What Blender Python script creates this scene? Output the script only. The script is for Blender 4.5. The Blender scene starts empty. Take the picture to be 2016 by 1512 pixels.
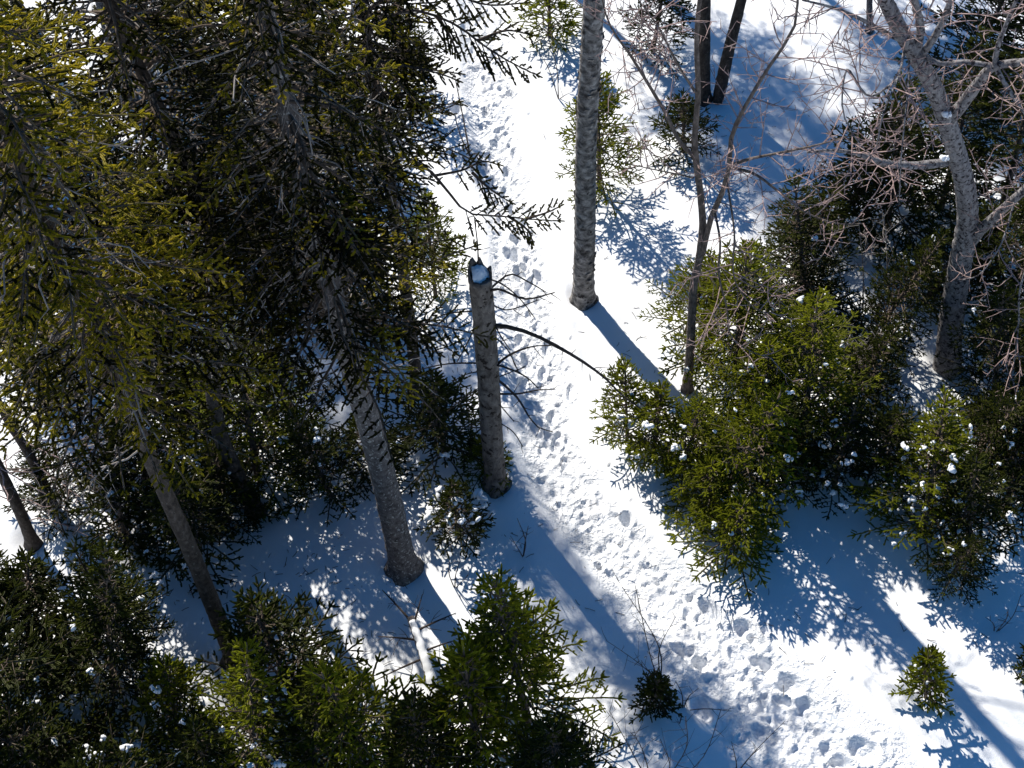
import bpy, math, random
import numpy as np
from mathutils import Vector

# ---------------------------------------------------------------- camera, sky, sun, exposure
sc = bpy.context.scene
FPX, DEP, DIST = 2800.0, math.radians(54), 14.0
CAM = np.array([0.0, -DIST * math.cos(DEP), DIST * math.sin(DEP)])
cam_d = bpy.data.cameras.new('camera'); cam = bpy.data.objects.new('camera', cam_d)
sc.collection.objects.link(cam); sc.camera = cam
cam.location = CAM; cam.rotation_euler = (math.pi / 2 - DEP, 0, 0)
cam_d.sensor_width = 36.0; cam_d.lens = 36.0 * FPX / 2016.0
cam_d.clip_start = 0.1; cam_d.clip_end = 2000

SUN_AZ = math.radians(35.3)      # the sun stands ahead of the camera, this far to the left
SUN_EL = math.radians(39)
world = bpy.data.worlds.new('World'); sc.world = world; world.use_nodes = True
wn = world.node_tree.nodes; wl = world.node_tree.links
sky = wn.new('ShaderNodeTexSky'); sky.sky_type = 'NISHITA'; sky.sun_disc = False
sky.sun_elevation = SUN_EL; sky.sun_rotation = -SUN_AZ
sky.air_density = 1.0; sky.dust_density = 0.3; sky.ozone_density = 2.0
bg = wn['Background']; bg.inputs['Strength'].default_value = 0.075
hs = wn.new('ShaderNodeHueSaturation'); hs.inputs['Saturation'].default_value = 1.42; hs.inputs['Hue'].default_value = 0.502
wl.new(sky.outputs[0], hs.inputs['Color']); wl.new(hs.outputs[0], bg.inputs[0])
sun_d = bpy.data.lights.new('sun', 'SUN'); sun_d.energy = 5.0; sun_d.angle = math.radians(0.6)
sun_d.color = (1.0, 0.94, 0.84)
sun = bpy.data.objects.new('sun', sun_d); sc.collection.objects.link(sun)
SUND = Vector((-math.sin(SUN_AZ) * math.cos(SUN_EL), math.cos(SUN_AZ) * math.cos(SUN_EL), math.sin(SUN_EL)))
sun.rotation_euler = SUND.to_track_quat('Z', 'Y').to_euler()
vs = sc.view_settings
vs.view_transform = 'Standard'; vs.look = 'None'; vs.exposure = 0.55; vs.gamma = 1.0; vs.use_curve_mapping = False
sc.cycles.max_bounces = 6; sc.cycles.diffuse_bounces = 4; sc.cycles.transmission_bounces = 3
sc.cycles.use_denoising = True

# ---------------------------------------------------------------- where things stand
CF = np.array([0, math.cos(DEP), -math.sin(DEP)]); CU = np.array([0, math.sin(DEP), math.cos(DEP)]); CR = np.array([1.0, 0, 0])
def ray(px, py):
    v = CF * FPX + CR * (px - 1008) - CU * (py - 756)
    return v / np.linalg.norm(v)
def G(px, py, z=0.0):
    v = ray(px, py); return CAM + v * ((z - CAM[2]) / v[2])
def P(px, py, Y):
    v = ray(px, py); return CAM + v * ((Y - CAM[1]) / v[1])

C = sc.collection
def put(name, data, parent=None, label=None, cat=None, group=None, kind=None, loc=None):
    if name in ('dead_twigs', 'twigs', 'peeling_bark', 'needles', 'branches', 'crown'): kind = 'stuff'   # too fine to pick apart
    o = bpy.data.objects.new(name, data); C.objects.link(o)
    if parent is not None: o.parent = parent
    if loc is not None: o.location = Vector(loc)
    if label: o['label'] = label
    if cat: o['category'] = cat
    if group: o['group'] = group
    if kind: o['kind'] = kind
    return o
def thing(name, label, cat, loc, group=None, rz=0.0, s=1.0):
    o = put(name, None, None, label, cat, group, None, loc)
    o.rotation_euler = (0, 0, rz); o.scale = (s, s, s); o.empty_display_size = 0.1
    return o

# ---------------------------------------------------------------- materials
def lerp_ramp(nt, fac, stops):
    r = nt.nodes.new('ShaderNodeValToRGB'); e = r.color_ramp.elements
    e[0].position, e[0].color = stops[0][0], (*stops[0][1], 1)
    e[1].position, e[1].color = stops[-1][0], (*stops[-1][1], 1)
    for p, c in stops[1:-1]:
        k = e.new(p); k.color = (*c, 1)
    nt.links.new(fac, r.inputs[0]); return r.outputs[0]
def new_mat(name):
    m = bpy.data.materials.new(name); m.use_nodes = True
    nt = m.node_tree; b = nt.nodes['Principled BSDF']
    return m, nt, b
def noise(nt, co, scale, detail=4, rough=0.6, dist=0.0):
    n = nt.nodes.new('ShaderNodeTexNoise'); n.inputs['Scale'].default_value = scale
    n.inputs['Detail'].default_value = detail; n.inputs['Roughness'].default_value = rough; n.inputs['Distortion'].default_value = dist
    if co is not None: nt.links.new(co, n.inputs['Vector'])
    return n.outputs[0]
def coords(nt, scale=(1, 1, 1)):
    t = nt.nodes.new('ShaderNodeTexCoord'); mp = nt.nodes.new('ShaderNodeMapping'); mp.inputs['Scale'].default_value = scale
    nt.links.new(t.outputs['Object'], mp.inputs[0]); return mp.outputs[0]
def bump(nt, b, h, strength, dist):
    n = nt.nodes.new('ShaderNodeBump'); n.inputs['Strength'].default_value = strength; n.inputs['Distance'].default_value = dist
    nt.links.new(h, n.inputs['Height']); nt.links.new(n.outputs[0], b.inputs['Normal'])

def mat_snow(name, grain=1.0):
    m, nt, b = new_mat(name)
    co = coords(nt)
    n1 = noise(nt, co, 3.0, 3); n2 = noise(nt, co, 60.0, 5, 0.7)
    col = lerp_ramp(nt, n1, [(0.3, (0.80, 0.83, 0.87)), (0.7, (0.87, 0.88, 0.90))])
    nt.links.new(col, b.inputs['Base Color'])
    b.inputs['Roughness'].default_value = 0.65; b.inputs['Specular IOR Level'].default_value = 0.25
    at = nt.nodes.new('ShaderNodeAttribute'); at.attribute_name = 'tint'
    n3 = noise(nt, co, 26.0, 3, 0.55, 0.6); vo = nt.nodes.new('ShaderNodeTexVoronoi'); vo.inputs['Scale'].default_value = 20.0; nt.links.new(co, vo.inputs['Vector'])
    def math_(op, a, b_):
        k = nt.nodes.new('ShaderNodeMath'); k.operation = op
        for i_, v_ in enumerate((a, b_)):
            if isinstance(v_, float): k.inputs[i_].default_value = v_
            else: nt.links.new(v_, k.inputs[i_])
        return k.outputs[0]
    sharp = lerp_ramp(nt, n3, [(0.38, (0, 0, 0)), (0.5, (0.55, 0.55, 0.55)), (0.66, (1, 1, 1))])
    lumps = math_('MULTIPLY', math_('ADD', math_('MULTIPLY', sharp, 2.6), math_('MULTIPLY', vo.outputs[0], 1.2)), at.outputs['Fac'])
    lumps = math_('MULTIPLY', lumps, lerp_ramp(nt, noise(nt, co, 5.0, 2), [(0.35, (0.35, 0.35, 0.35)), (0.6, (1, 1, 1))]))
    bump(nt, b, math_('ADD', math_('MULTIPLY', n2, 0.45), lumps), 0.55 * grain, 0.012)
    return m
def mat_bark(name, stops, stretch=(1, 1, 0.35), scale=28, bstr=0.8, fleck=None, fscale=70, fpos=0.62, tint=None):
    m, nt, b = new_mat(name)
    co = coords(nt, stretch)
    n1 = noise(nt, co, scale, 6, 0.65, 0.4)
    col = lerp_ramp(nt, n1, stops)
    if fleck:
        n2 = noise(nt, coords(nt), fscale, 3, 0.6)
        mk = lerp_ramp(nt, n2, [(fpos, (0, 0, 0)), (fpos + 0.06, (1, 1, 1))])
        mx = nt.nodes.new('ShaderNodeMix'); mx.data_type = 'RGBA'
        nt.links.new(mk, mx.inputs[0]); nt.links.new(col, mx.inputs[6]); mx.inputs[7].default_value = (*fleck, 1)
        col = mx.outputs[2]
    nt.links.new(col, b.inputs['Base Color']); b.inputs['Roughness'].default_value = 0.9
    b.inputs['Specular IOR Level'].default_value = 0.15
    bump(nt, b, n1, bstr, 0.02)
    return m
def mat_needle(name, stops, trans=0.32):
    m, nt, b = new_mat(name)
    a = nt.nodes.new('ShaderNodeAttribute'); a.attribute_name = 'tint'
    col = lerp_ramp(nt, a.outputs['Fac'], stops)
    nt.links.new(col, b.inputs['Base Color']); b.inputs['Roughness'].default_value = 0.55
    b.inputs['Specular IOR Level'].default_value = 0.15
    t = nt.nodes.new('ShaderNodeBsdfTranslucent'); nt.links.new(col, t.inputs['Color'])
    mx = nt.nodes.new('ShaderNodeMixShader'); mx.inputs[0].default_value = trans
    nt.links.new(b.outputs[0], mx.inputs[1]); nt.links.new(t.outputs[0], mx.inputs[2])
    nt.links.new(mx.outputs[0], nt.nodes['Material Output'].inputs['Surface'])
    return m

M = {}
M['snow'] = mat_snow('snow'); M['clump'] = mat_snow('clump_snow', 0.6)
M['spruce_bark'] = mat_bark('spruce_bark', [(0.3, (0.035, 0.032, 0.032)), (0.5, (0.12, 0.11, 0.11)), (0.75, (0.22, 0.205, 0.2))], (1, 1, 0.8), 24, 0.9, (0.36, 0.36, 0.35), 34, 0.58)
M['dark_bark'] = mat_bark('dark_bark', [(0.3, (0.02, 0.016, 0.014)), (0.55, (0.07, 0.058, 0.05)), (0.8, (0.14, 0.12, 0.11))], (1, 1, 0.6), 26, 0.9, (0.22, 0.22, 0.2), 40, 0.66)
M['snag_bark'] = mat_bark('snag_bark', [(0.28, (0.035, 0.03, 0.028)), (0.5, (0.13, 0.115, 0.105)), (0.75, (0.25, 0.225, 0.205))], (1, 1, 0.5), 18, 0.9, (0.02, 0.016, 0.014), 14, 0.58)
M['birch_bark'] = mat_bark('birch_bark', [(0.3, (0.028, 0.026, 0.026)), (0.42, (0.1, 0.095, 0.092)), (0.54, (0.24, 0.228, 0.22)), (0.7, (0.5, 0.475, 0.45))], (1, 1, 1.2), 12, 0.6, (0.035, 0.03, 0.03), 11, 0.6)
M['maple_bark'] = mat_bark('maple_bark', [(0.3, (0.06, 0.055, 0.058)), (0.5, (0.21, 0.2, 0.205)), (0.75, (0.38, 0.37, 0.37))], (1, 1, 0.6), 30, 1.0, (0.035, 0.03, 0.034), 30, 0.54)
M['sapling_bark'] = mat_bark('sapling_bark', [(0.3, (0.05, 0.042, 0.038)), (0.55, (0.15, 0.125, 0.11)), (0.8, (0.3, 0.26, 0.23))], (1, 1, 0.5), 30, 0.8)
M['twig_grey'] = mat_bark('twig_grey', [(0.3, (0.16, 0.14, 0.13)), (0.7, (0.36, 0.33, 0.31))], (1, 1, 1), 20, 0.3)
M['twig_red'] = mat_bark('twig_red', [(0.3, (0.2, 0.13, 0.12)), (0.7, (0.4, 0.31, 0.3))], (1, 1, 1), 20, 0.3)
M['twig_dark'] = mat_bark('twig_dark', [(0.3, (0.025, 0.02, 0.017)), (0.7, (0.09, 0.07, 0.06))], (1, 1, 1), 20, 0.3)
M['wood'] = mat_bark('branch_wood', [(0.3, (0.06, 0.045, 0.035)), (0.7, (0.17, 0.135, 0.11))], (1, 1, 1), 20, 0.3)
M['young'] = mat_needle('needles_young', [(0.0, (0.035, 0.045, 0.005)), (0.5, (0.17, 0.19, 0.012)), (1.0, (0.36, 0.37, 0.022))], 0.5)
M['dark'] = mat_needle('needles_dark', [(0.0, (0.01, 0.014, 0.004)), (0.5, (0.04, 0.05, 0.008)), (1.0, (0.12, 0.13, 0.016))], 0.36)  # darker copy of the needles: shade painted in for shaded spruces, also dull ones
M['old'] = mat_needle('needles_old', [(0.0, (0.008, 0.009, 0.004)), (0.4, (0.036, 0.036, 0.007)), (0.75, (0.25, 0.22, 0.014)), (1.0, (0.4, 0.32, 0.02))], 0.42)  # yellow stops paint sunlit boughs, near-black stops the shaded ones
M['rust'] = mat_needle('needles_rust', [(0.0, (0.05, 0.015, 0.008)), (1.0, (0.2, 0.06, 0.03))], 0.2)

# ---------------------------------------------------------------- mesh helpers
class Acc:
    def __init__(s): s.v = []; s.f = []; s.t = []; s.n = 0
    def add(s, v, f, tint=None):
        v = np.asarray(v, float).reshape(-1, 3); f = np.asarray(f, int).reshape(-1, 3)
        s.v.append(v); s.f.append(f + s.n); s.n += len(v)
        s.t.append(np.zeros(len(v)) if tint is None else np.asarray(tint, float))
    def mesh(s, name, mat, smooth=False):
        me = bpy.data.meshes.new(name)
        if s.n:
            v = np.concatenate(s.v); f = np.concatenate(s.f); t = np.concatenate(s.t)
            me.vertices.add(len(v)); me.vertices.foreach_set('co', v.astype(np.float32).ravel())
            me.loops.add(len(f) * 3); me.loops.foreach_set('vertex_index', f.astype(np.int32).ravel())
            me.polygons.add(len(f)); me.polygons.foreach_set('loop_start', np.arange(0, len(f) * 3, 3, dtype=np.int32))
            a = me.attributes.new('tint', 'FLOAT', 'POINT'); a.data.foreach_set('value', t.astype(np.float32))
            if smooth: me.polygons.foreach_set('use_smooth', np.ones(len(f), bool))
            me.update(calc_edges=True)
        me.materials.append(M[mat]); return me

def unit(v): return v / (np.linalg.norm(v, axis=-1, keepdims=True) + 1e-9)
def frame(d):
    a = np.where(np.abs(d[..., 2:3]) < 0.9, np.array([0, 0, 1.0]), np.array([1.0, 0, 0]))
    b = unit(np.cross(d, a)); return b, np.cross(b, d)
def smooth_path(pts, n):
    pts = np.asarray(pts, float)
    if len(pts) < 3: 
        t = np.linspace(0, 1, n)[:, None]; return pts[0] * (1 - t) + pts[-1] * t
    s = np.concatenate([[0], np.cumsum(np.linalg.norm(np.diff(pts, axis=0), axis=1))])
    m = np.gradient(pts, s, axis=0); u = np.linspace(0, s[-1], n)
    i = np.clip(np.searchsorted(s, u) - 1, 0, len(s) - 2); h = (s[i + 1] - s[i])[:, None]; t = ((u - s[i]) / h[:, 0])[:, None]
    return ((2*t**3-3*t**2+1)*pts[i] + (t**3-2*t**2+t)*h*m[i] + (-2*t**3+3*t**2)*pts[i+1] + (t**3-t**2)*h*m[i+1])
def tube(A, pts, rad, sides=5, jig=0.0, rng=None, cap=True, tint=0.0, ridges=0, lobe=None):
    pts = np.asarray(pts, float); n = len(pts); rad = np.broadcast_to(np.asarray(rad, float), (n,))
    T = unit(np.gradient(pts, axis=0)); b0, _ = frame(T[0]); B = np.empty_like(pts)
    b = b0
    for i in range(n):
        b = b - T[i] * np.dot(b, T[i]); b = b / (np.linalg.norm(b) + 1e-9); B[i] = b
    N = np.cross(T, B); a = np.arange(sides) * 2 * math.pi / sides
    R = rad[:, None] * np.ones(sides)
    if jig and rng is not None:
        J = rng.normal(0, 1, (n, sides)); J = (J + np.roll(J, 1, 1) + np.roll(J, -1, 1)) / 2.2
        R = R * (1 + jig * J)
    if lobe is not None: R = R * (1 + lobe[:, None] * (0.5 + 0.5 * np.cos(a * 4 + 0.9 * np.sin(a * 2 + 1.3))))
    if ridges:
        R = R * (1 + 0.035 * np.sin(a * ridges + np.linspace(0, 3, n)[:, None]))
    V = pts[:, None, :] + R[..., None] * (np.cos(a)[None, :, None] * B[:, None, :] + np.sin(a)[None, :, None] * N[:, None, :])
    V = V.reshape(-1, 3)
    i = np.arange(n - 1)[:, None] * sides; j = np.arange(sides)[None, :]; k = (j + 1) % sides
    q = np.stack([np.stack([i + j, i + k, i + sides + k], -1), np.stack([i + j, i + sides + k, i + sides + j], -1)], 2).reshape(-1, 3)
    if cap:
        V = np.concatenate([V, pts[-1:]]); c = n * sides
        e = np.stack([(n - 1) * sides + np.arange(sides), (n - 1) * sides + (np.arange(sides) + 1) % sides, np.full(sides, c)], -1)
        q = np.concatenate([q, e])
    A.add(V, q, np.full(len(V), tint))

class Shoots:
    """needled shoots: position, direction, length, radius, tint"""
    def __init__(s): s.p = []; s.d = []; s.l = []; s.r = []; s.t = []
    def add(s, p, d, l, r, t): s.p.append(p); s.d.append(d); s.l.append(l); s.r.append(r); s.t.append(t)
    def build(s, A, K, rng):
        p = np.array(s.p); d = unit(np.array(s.d)); l = np.array(s.l); r = np.array(s.r); t = np.clip(np.array(s.t), 0, 1); n = len(p)
        b, c = frame(d); ph = rng.uniform(0, 6.28, n)
        k = np.arange(K); u = (k + 0.5) / K; an = k * 2.399 + 0.0
        ang = ph[:, None] + an; ca, sa = np.cos(ang)[..., None], np.sin(ang)[..., None]
        rd = ca * b[:, None] + sa * c[:, None]; tg = -sa * b[:, None] + ca * c[:, None]
        base = p[:, None] + d[:, None] * (u * l[:, None])[..., None]
        nl = (r[:, None] * (1.2 - 0.35 * u) * rng.uniform(0.8, 1.25, (n, K)))[..., None]
        nd = unit(rd * 0.9 + d[:, None] * 0.55)
        w = nl * 0.2
        V = np.stack([base - tg * w, base + tg * w, base + nd * nl * 1.2], 2).reshape(-1, 3)
        F = np.arange(n * K * 3).reshape(-1, 3)
        A.add(V, F, np.repeat(t, K * 3))
        L1 = d * l[:, None]; V2 = []
        for x in (b * ph.reshape(-1, 1) * 0 + b, c):     # two crossed blunt blades carry the mass of the needles
            h = x * (r * 0.72)[:, None]
            V2 += [p, p + L1 * 0.18 + h, p + L1 * 0.85 + h * 0.9, p + L1 * 1.06, p + L1 * 0.85 - h * 0.9, p + L1 * 0.18 - h]
        V2 = np.stack(V2, 1).reshape(-1, 3); o = np.arange(n)[:, None, None] * 12; q = np.array([[0, 1, 5], [1, 2, 4], [1, 4, 5], [2, 3, 4]])
        A.add(V2, (o + np.concatenate([q, q + 6])).reshape(-1, 3), np.repeat(t * 0.92, 12))

def bough(S, W, path, rng, bare=0.25, sl=0.09, sr=0.017, step=0.075, latk=0.55, latmax=0.5, tone=0.4, droop=0.0, wr=0.012, keep=1.0):
    """a spruce bough along a path: wood, side branchlets in a flat spray, shoots"""
    path = np.asarray(path); seg = np.linalg.norm(np.diff(path, axis=0), axis=1); s = np.concatenate([[0], np.cumsum(seg)]); L = s[-1]
    T = unit(np.gradient(path, axis=0))
    at = lambda u: np.array([np.interp(u, s, path[:, k]) for k in range(3)])
    td = lambda u: unit(np.array([np.interp(u, s, T[:, k]) for k in range(3)]))
    tube(W, path, np.linspace(wr, 0.004, len(path)), 4)
    u = L * bare; side = 1
    bt = tone + rng.normal(0, 0.09)
    while u < L - 0.02:
        p, d = at(u), td(u)
        up = np.array([0, 0, 1.0]); B = np.cross(d, up); nb = np.linalg.norm(B)
        B = B / nb if nb > 0.2 else frame(d)[0]
        if rng.random() < keep:
            ll = min(latk * (L - u) + 0.05, latmax) * rng.uniform(0.65, 1.15)
            a = math.radians(rng.uniform(42, 66))
            ld = unit(d * math.cos(a) + B * side * math.sin(a) + np.array([0, 0, rng.normal(0.06, 0.16) - droop]))
            e = p + ld * ll + np.array([0, 0, -droop * ll * 0.4])
            if ll > 0.12: tube(W, np.array([p, (p + e) / 2, e]), np.array([0.005, 0.004, 0.0025]), 3, cap=False)
            v = 0.02 if ll < 0.2 else 0.06; k = 0
            while v < ll:
                q = p + ld * v; ln = min(sl, ll - v + 0.03) * rng.uniform(0.85, 1.15)
                S.add(q, ld + rng.normal(0, 0.08, 3), ln, sr * rng.uniform(0.85, 1.15), bt + rng.normal(0, 0.1) + 0.22 * v)  # tint rises outwards: paler new growth, with sunlit tips painted in
                if v > 0.03 and v < ll - 0.02:
                    for sg in (-1, 1):
                        if rng.random() < 0.8:
                            B2 = np.cross(ld, up); B2 = B2 / (np.linalg.norm(B2) + 1e-6)
                            sd = unit(ld * 0.62 + B2 * sg * 0.75 + rng.normal(0, 0.16 if sl > 0.065 else 0.42, 3) + np.array([0, 0, -droop * 0.6]))
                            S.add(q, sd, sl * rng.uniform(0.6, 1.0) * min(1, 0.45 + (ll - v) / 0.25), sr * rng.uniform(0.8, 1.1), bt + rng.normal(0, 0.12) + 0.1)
                v += sl * 0.85
        if u > L * max(bare, 0.35):
            S.add(p, d + rng.normal(0, 0.05, 3), sl, sr * 1.05, bt + rng.normal(0, 0.08))
        side = -side; u += step * rng.uniform(0.75, 1.3)
    d = td(L); p = at(L); S.add(p - d * 0.02, d, sl * 1.1, sr, bt + 0.25)
    b, c = frame(d)
    for a in (0.4, 2.2, 4.1): S.add(p - d * 0.03, unit(d * 0.65 + b * math.cos(a) * 0.7 + c * math.sin(a) * 0.35), sl * 0.8, sr, bt + 0.22)

def arc(p0, az, el0, el1, L, n=7, rng=None, wob=0.0):
    p = np.array(p0, float); out = [p.copy()]; h = L / (n - 1)
    for i in range(n - 1):
        e = el0 + (el1 - el0) * i / (n - 2)
        a = az + (rng.normal(0, wob) if rng is not None else 0)
        p = p + h * np.array([math.cos(a) * math.cos(e), math.sin(a) * math.cos(e), math.sin(e)]); out.append(p.copy())
    return np.array(out)

def young_spruce(seed, H, R, tone=0.4, gap=0.2, per=5, mat='young', K=7, thin=0.74, low=0.06, sl=0.074):
    rng = np.random.default_rng(seed); S = Shoots(); W = Acc()
    lean = rng.normal(0, 0.03, 2)
    ax = lambda z: np.array([lean[0] * z, lean[1] * z, z])
    tube(W, np.array([ax(z) for z in np.linspace(-0.15, H, 9)]), np.linspace(0.018 + 0.011 * H, 0.006, 9), 7)
    z = low * H + 0.05; az0 = rng.uniform(0, 6)
    while z < H - 0.12:
        f = z / H
        prof = min(1.0, (1 - f) ** 0.8 * 1.05 + 0.03) * (0.75 + 0.25 * min(1, f / 0.25))
        nb = per if f < 0.8 else 4
        for i in range(nb):
            L = max(0.1, R * prof * rng.uniform(0.45, 1.3))
            az = az0 + i * 6.283 / nb + rng.normal(0, 0.22)
            e0 = math.radians(np.interp(f, [0, 0.5, 1], [8, 24, 48]) + rng.normal(0, 7)); e1 = e0 - math.radians(np.interp(f, [0, 1], [18, 6])) 
            bough(S, W, arc(ax(z + rng.uniform(-0.04, 0.04)), az, e0, e1, L, 6, rng, 0.06), rng, 0.12 if f > 0.6 else 0.34,
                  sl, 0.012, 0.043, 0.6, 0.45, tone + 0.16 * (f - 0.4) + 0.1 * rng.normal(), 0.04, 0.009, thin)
        az0 += 2.4; z += gap * (1.0 - 0.3 * f) * rng.uniform(0.8, 1.2)
    top = ax(H)
    for k in range(3): S.add(ax(H - 0.26 + 0.09 * k), np.array([0, 0, 1.0]) + rng.normal(0, 0.05, 3), 0.1, 0.016, tone + 0.2)
    for i in range(5):
        a = az0 + i * 1.257; S.add(ax(H - 0.13), np.array([math.cos(a), math.sin(a), 0.75]), 0.12, 0.016, tone + 0.25)
    A = Acc(); S.build(A, K, rng)
    return A.mesh('spruce_needles', mat), W.mesh('spruce_stem', 'wood'), (H, R)

# ---------------------------------------------------------------- the snow
def vnoise(x, y, sc_, seed):
    r = np.random.default_rng(seed); tab = r.uniform(-1, 1, (256, 256))
    X, Y = x * sc_, y * sc_; i = np.floor(X).astype(int); j = np.floor(Y).astype(int); u = X - i; v = Y - j
    u = u * u * (3 - 2 * u); v = v * v * (3 - 2 * v)
    t = lambda a, b: tab[a & 255, b & 255]
    return (t(i, j) * (1 - u) + t(i + 1, j) * u) * (1 - v) + (t(i, j + 1) * (1 - u) + t(i + 1, j + 1) * u) * v
TRAIL = [(950, -60), (958, 60), (965, 170), (985, 300), (1010, 430), (1030, 540), (1055, 660), (1075, 780), (1090, 890), (1150, 990), (1230, 1085), (1330, 1185), (1420, 1285), (1500, 1370), (1580, 1450), (1660, 1540), (1800, 1680)]
TR = smooth_path([G(*q)[:2] for q in TRAIL], 260)
def trail_dist(x, y):
    d = np.full(x.shape, 9.0)
    for a in range(0, len(TR) - 1, 2):
        p, q = TR[a], TR[min(a + 2, len(TR) - 1)]; e = q - p; t = np.clip(((x - p[0]) * e[0] + (y - p[1]) * e[1]) / (e @ e), 0, 1)
        d = np.minimum(d, np.hypot(x - p[0] - t * e[0], y - p[1] - t * e[1]))
    return d
HUMPS = []   # (x, y, radius, height): drifts and wells round the stems
def rough_ground(x, y):
    h = 0.05 * vnoise(x, y, 0.55, 1) + 0.03 * vnoise(x, y, 1.3, 2) + 0.009 * vnoise(x, y, 4.0, 3)
    far = np.clip((np.hypot(x, y) - 12) / 60, 0, 1)
    return h + far * (0.8 * vnoise(x, y, 0.05, 5))
def make_ground():
    def axis(lo, f0, f1, hi, fine, mid, m0, m1):
        a = [np.arange(f0, f1, fine), np.arange(m0, f0, mid), np.arange(f1, m1, mid)]
        g = []; s = mid; v = m1
        while v < hi: g.append(v); s *= 1.35; v += s
        g.append(hi); h = []; s = mid; v = m0 - mid
        while v > lo: h.append(v); s *= 1.35; v -= s
        h.append(lo); return np.unique(np.concatenate(a + [np.array(g), np.array(h)]))
    xs = axis(-500, -0.7, 3.3, 500, 0.014, 0.05, -7.5, 7.5)
    ys = axis(-500, -4.4, 5.4, 500, 0.0175, 0.06, -6.5, 9.0)
    X, Y = np.meshgrid(xs, ys, indexing='ij')
    Z = rough_ground(X, Y)
    for hx, hy, hr, hh in HUMPS:
        m = (np.abs(X - hx) < 3 * hr) & (np.abs(Y - hy) < 3 * hr)
        Z[m] += hh * np.exp(-((X[m] - hx) ** 2 + (Y[m] - hy) ** 2) / (hr * hr))
    m = (X > -2.0) & (X < 5) & (Y > -6.4) & (Y < 8); xm, ym = X[m], Y[m]
    td = trail_dist(xm, ym); wob = 0.05 * vnoise(xm, ym, 2.2, 7)
    zz = -0.09 * (1 / (1 + np.exp((td + wob - 0.27) / 0.045))) + 0.018 * np.exp(-((td + wob - 0.36) / 0.07) ** 2)
    inside = np.clip(1.25 - td / 0.3, 0, 1)
    zz += inside * (0.016 * vnoise(xm, ym, 9, 8) + 0.012 * np.abs(vnoise(xm, ym, 19, 9)) + 0.006 * vnoise(xm, ym, 37, 10))
    rng = np.random.default_rng(5)
    def pit(cx, cy, rx, ry, an, dep, rim=0.35):
        nonlocal zz
        R = 2.2 * max(rx, ry); k = (np.abs(xm - cx) < R) & (np.abs(ym - cy) < R)
        if not k.any(): return
        dx, dy = xm[k] - cx, ym[k] - cy; ca, sa = math.cos(an), math.sin(an)
        q = np.sqrt(((dx * ca + dy * sa) / rx) ** 2 + ((-dx * sa + dy * ca) / ry) ** 2)
        zz[k] += -dep / (1 + np.exp((q - 0.85) / 0.11)) + dep * rim * np.exp(-((q - 1.25) / 0.25) ** 2)
    n = len(TR); s = 0
    for i in range(0, n, 1):
        t = TR[i]; d = TR[min(i + 1, n - 1)] - TR[max(i - 1, 0)]; an = math.atan2(d[1], d[0]); nr = np.array([-math.sin(an), math.cos(an)])
        wide = 1.0 + 0.9 * max(0, min(1, (i - 195) / 25))
        if i % 3 == 0:   # boot prints, left and right
            s += 1; c = t + nr * (0.09 * (-1) ** s * wide + rng.normal(0, 0.07 * wide)); pit(c[0], c[1], rng.uniform(0.075, 0.11), rng.uniform(0.038, 0.05), an + rng.normal(0, 0.35), rng.uniform(0.015, 0.045), 0.5)
        for k in range(2 if wide < 1.3 else 4):  # paw prints and kicked-up lumps
            c = t + nr * rng.normal(0, 0.13 * wide) + d * rng.uniform(-1, 1); r = rng.uniform(0.02, 0.045)
            pit(c[0], c[1], r * rng.uniform(1, 1.6), r, rng.uniform(0, 3), rng.uniform(0.008, 0.024) * (1 if rng.random() < 0.68 else -0.7), 0.25)
    for q in [(1365, 1290, .16), (1400, 1195, .12), (1385, 1300, .1), (1470, 1240, .11), (1500, 1300, .1), (1505, 1440, .12), (1590, 1390, .1), (1700, 1480, .13), (1660, 1500, .1), (1490, 1260, .09), (1555, 1345, .12), (1380, 1400, .11), (1180, 1105, .05), (1235, 1015, .07), (1335, 1275, .08), (900, 210, .1), (1010, 500, .12), (1020, 470, .1), (1060, 540, .07), (955, 205, .06), (1005, 175, .06), (975, 270, .07)]:
        c = G(q[0], q[1]); pit(c[0], c[1], q[2], q[2] * rng.uniform(0.5, 0.7), rng.uniform(-1.2, -0.4), 0.07, 0.3)
    for line in ([(1042, 560), (1038, 640), (1045, 760), (1052, 870), (1072, 930), (1088, 960)], [(1105, 985), (1120, 1010), (1150, 1045), (1185, 1082), (1215, 1115)], [(1225, 1135), (1250, 1165), (1275, 1190)], [(1248, 1072), (1285, 1108)], [(1325, 1140), (1350, 1168), (1390, 1198)], [(1030, 560), (1055, 690), (1062, 800)], [(965, 230), (968, 330)]):
        L = smooth_path([G(*q)[:2] for q in line], 30)
        for a in range(29):
            p, q = L[a], L[a + 1]; e = q - p; k = (np.abs(xm - p[0]) < 0.15) & (np.abs(ym - p[1]) < 0.15)
            t = np.clip(((xm[k] - p[0]) * e[0] + (ym[k] - p[1]) * e[1]) / (e @ e), 0, 1)
            dd = np.hypot(xm[k] - p[0] - t * e[0], ym[k] - p[1] - t * e[1])
            zz[k] = np.minimum(zz[k], zz[k] * 0 + np.where(dd < 0.016, -0.05, 9))
    Z[m] += zz
    A = Acc(); nx, ny = X.shape; idx = np.arange(nx * ny).reshape(nx, ny)
    a, b, c, d = idx[:-1, :-1].ravel(), idx[1:, :-1].ravel(), idx[1:, 1:].ravel(), idx[:-1, 1:].ravel()
    mask = np.zeros(X.shape); wid = 0.26 + 0.28 * np.clip((-1.9 - ym) / 1.6, 0, 1); mask[m] = np.clip((wid + 0.08 - td - 1.6 * wob) / 0.1, 0, 1)
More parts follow.
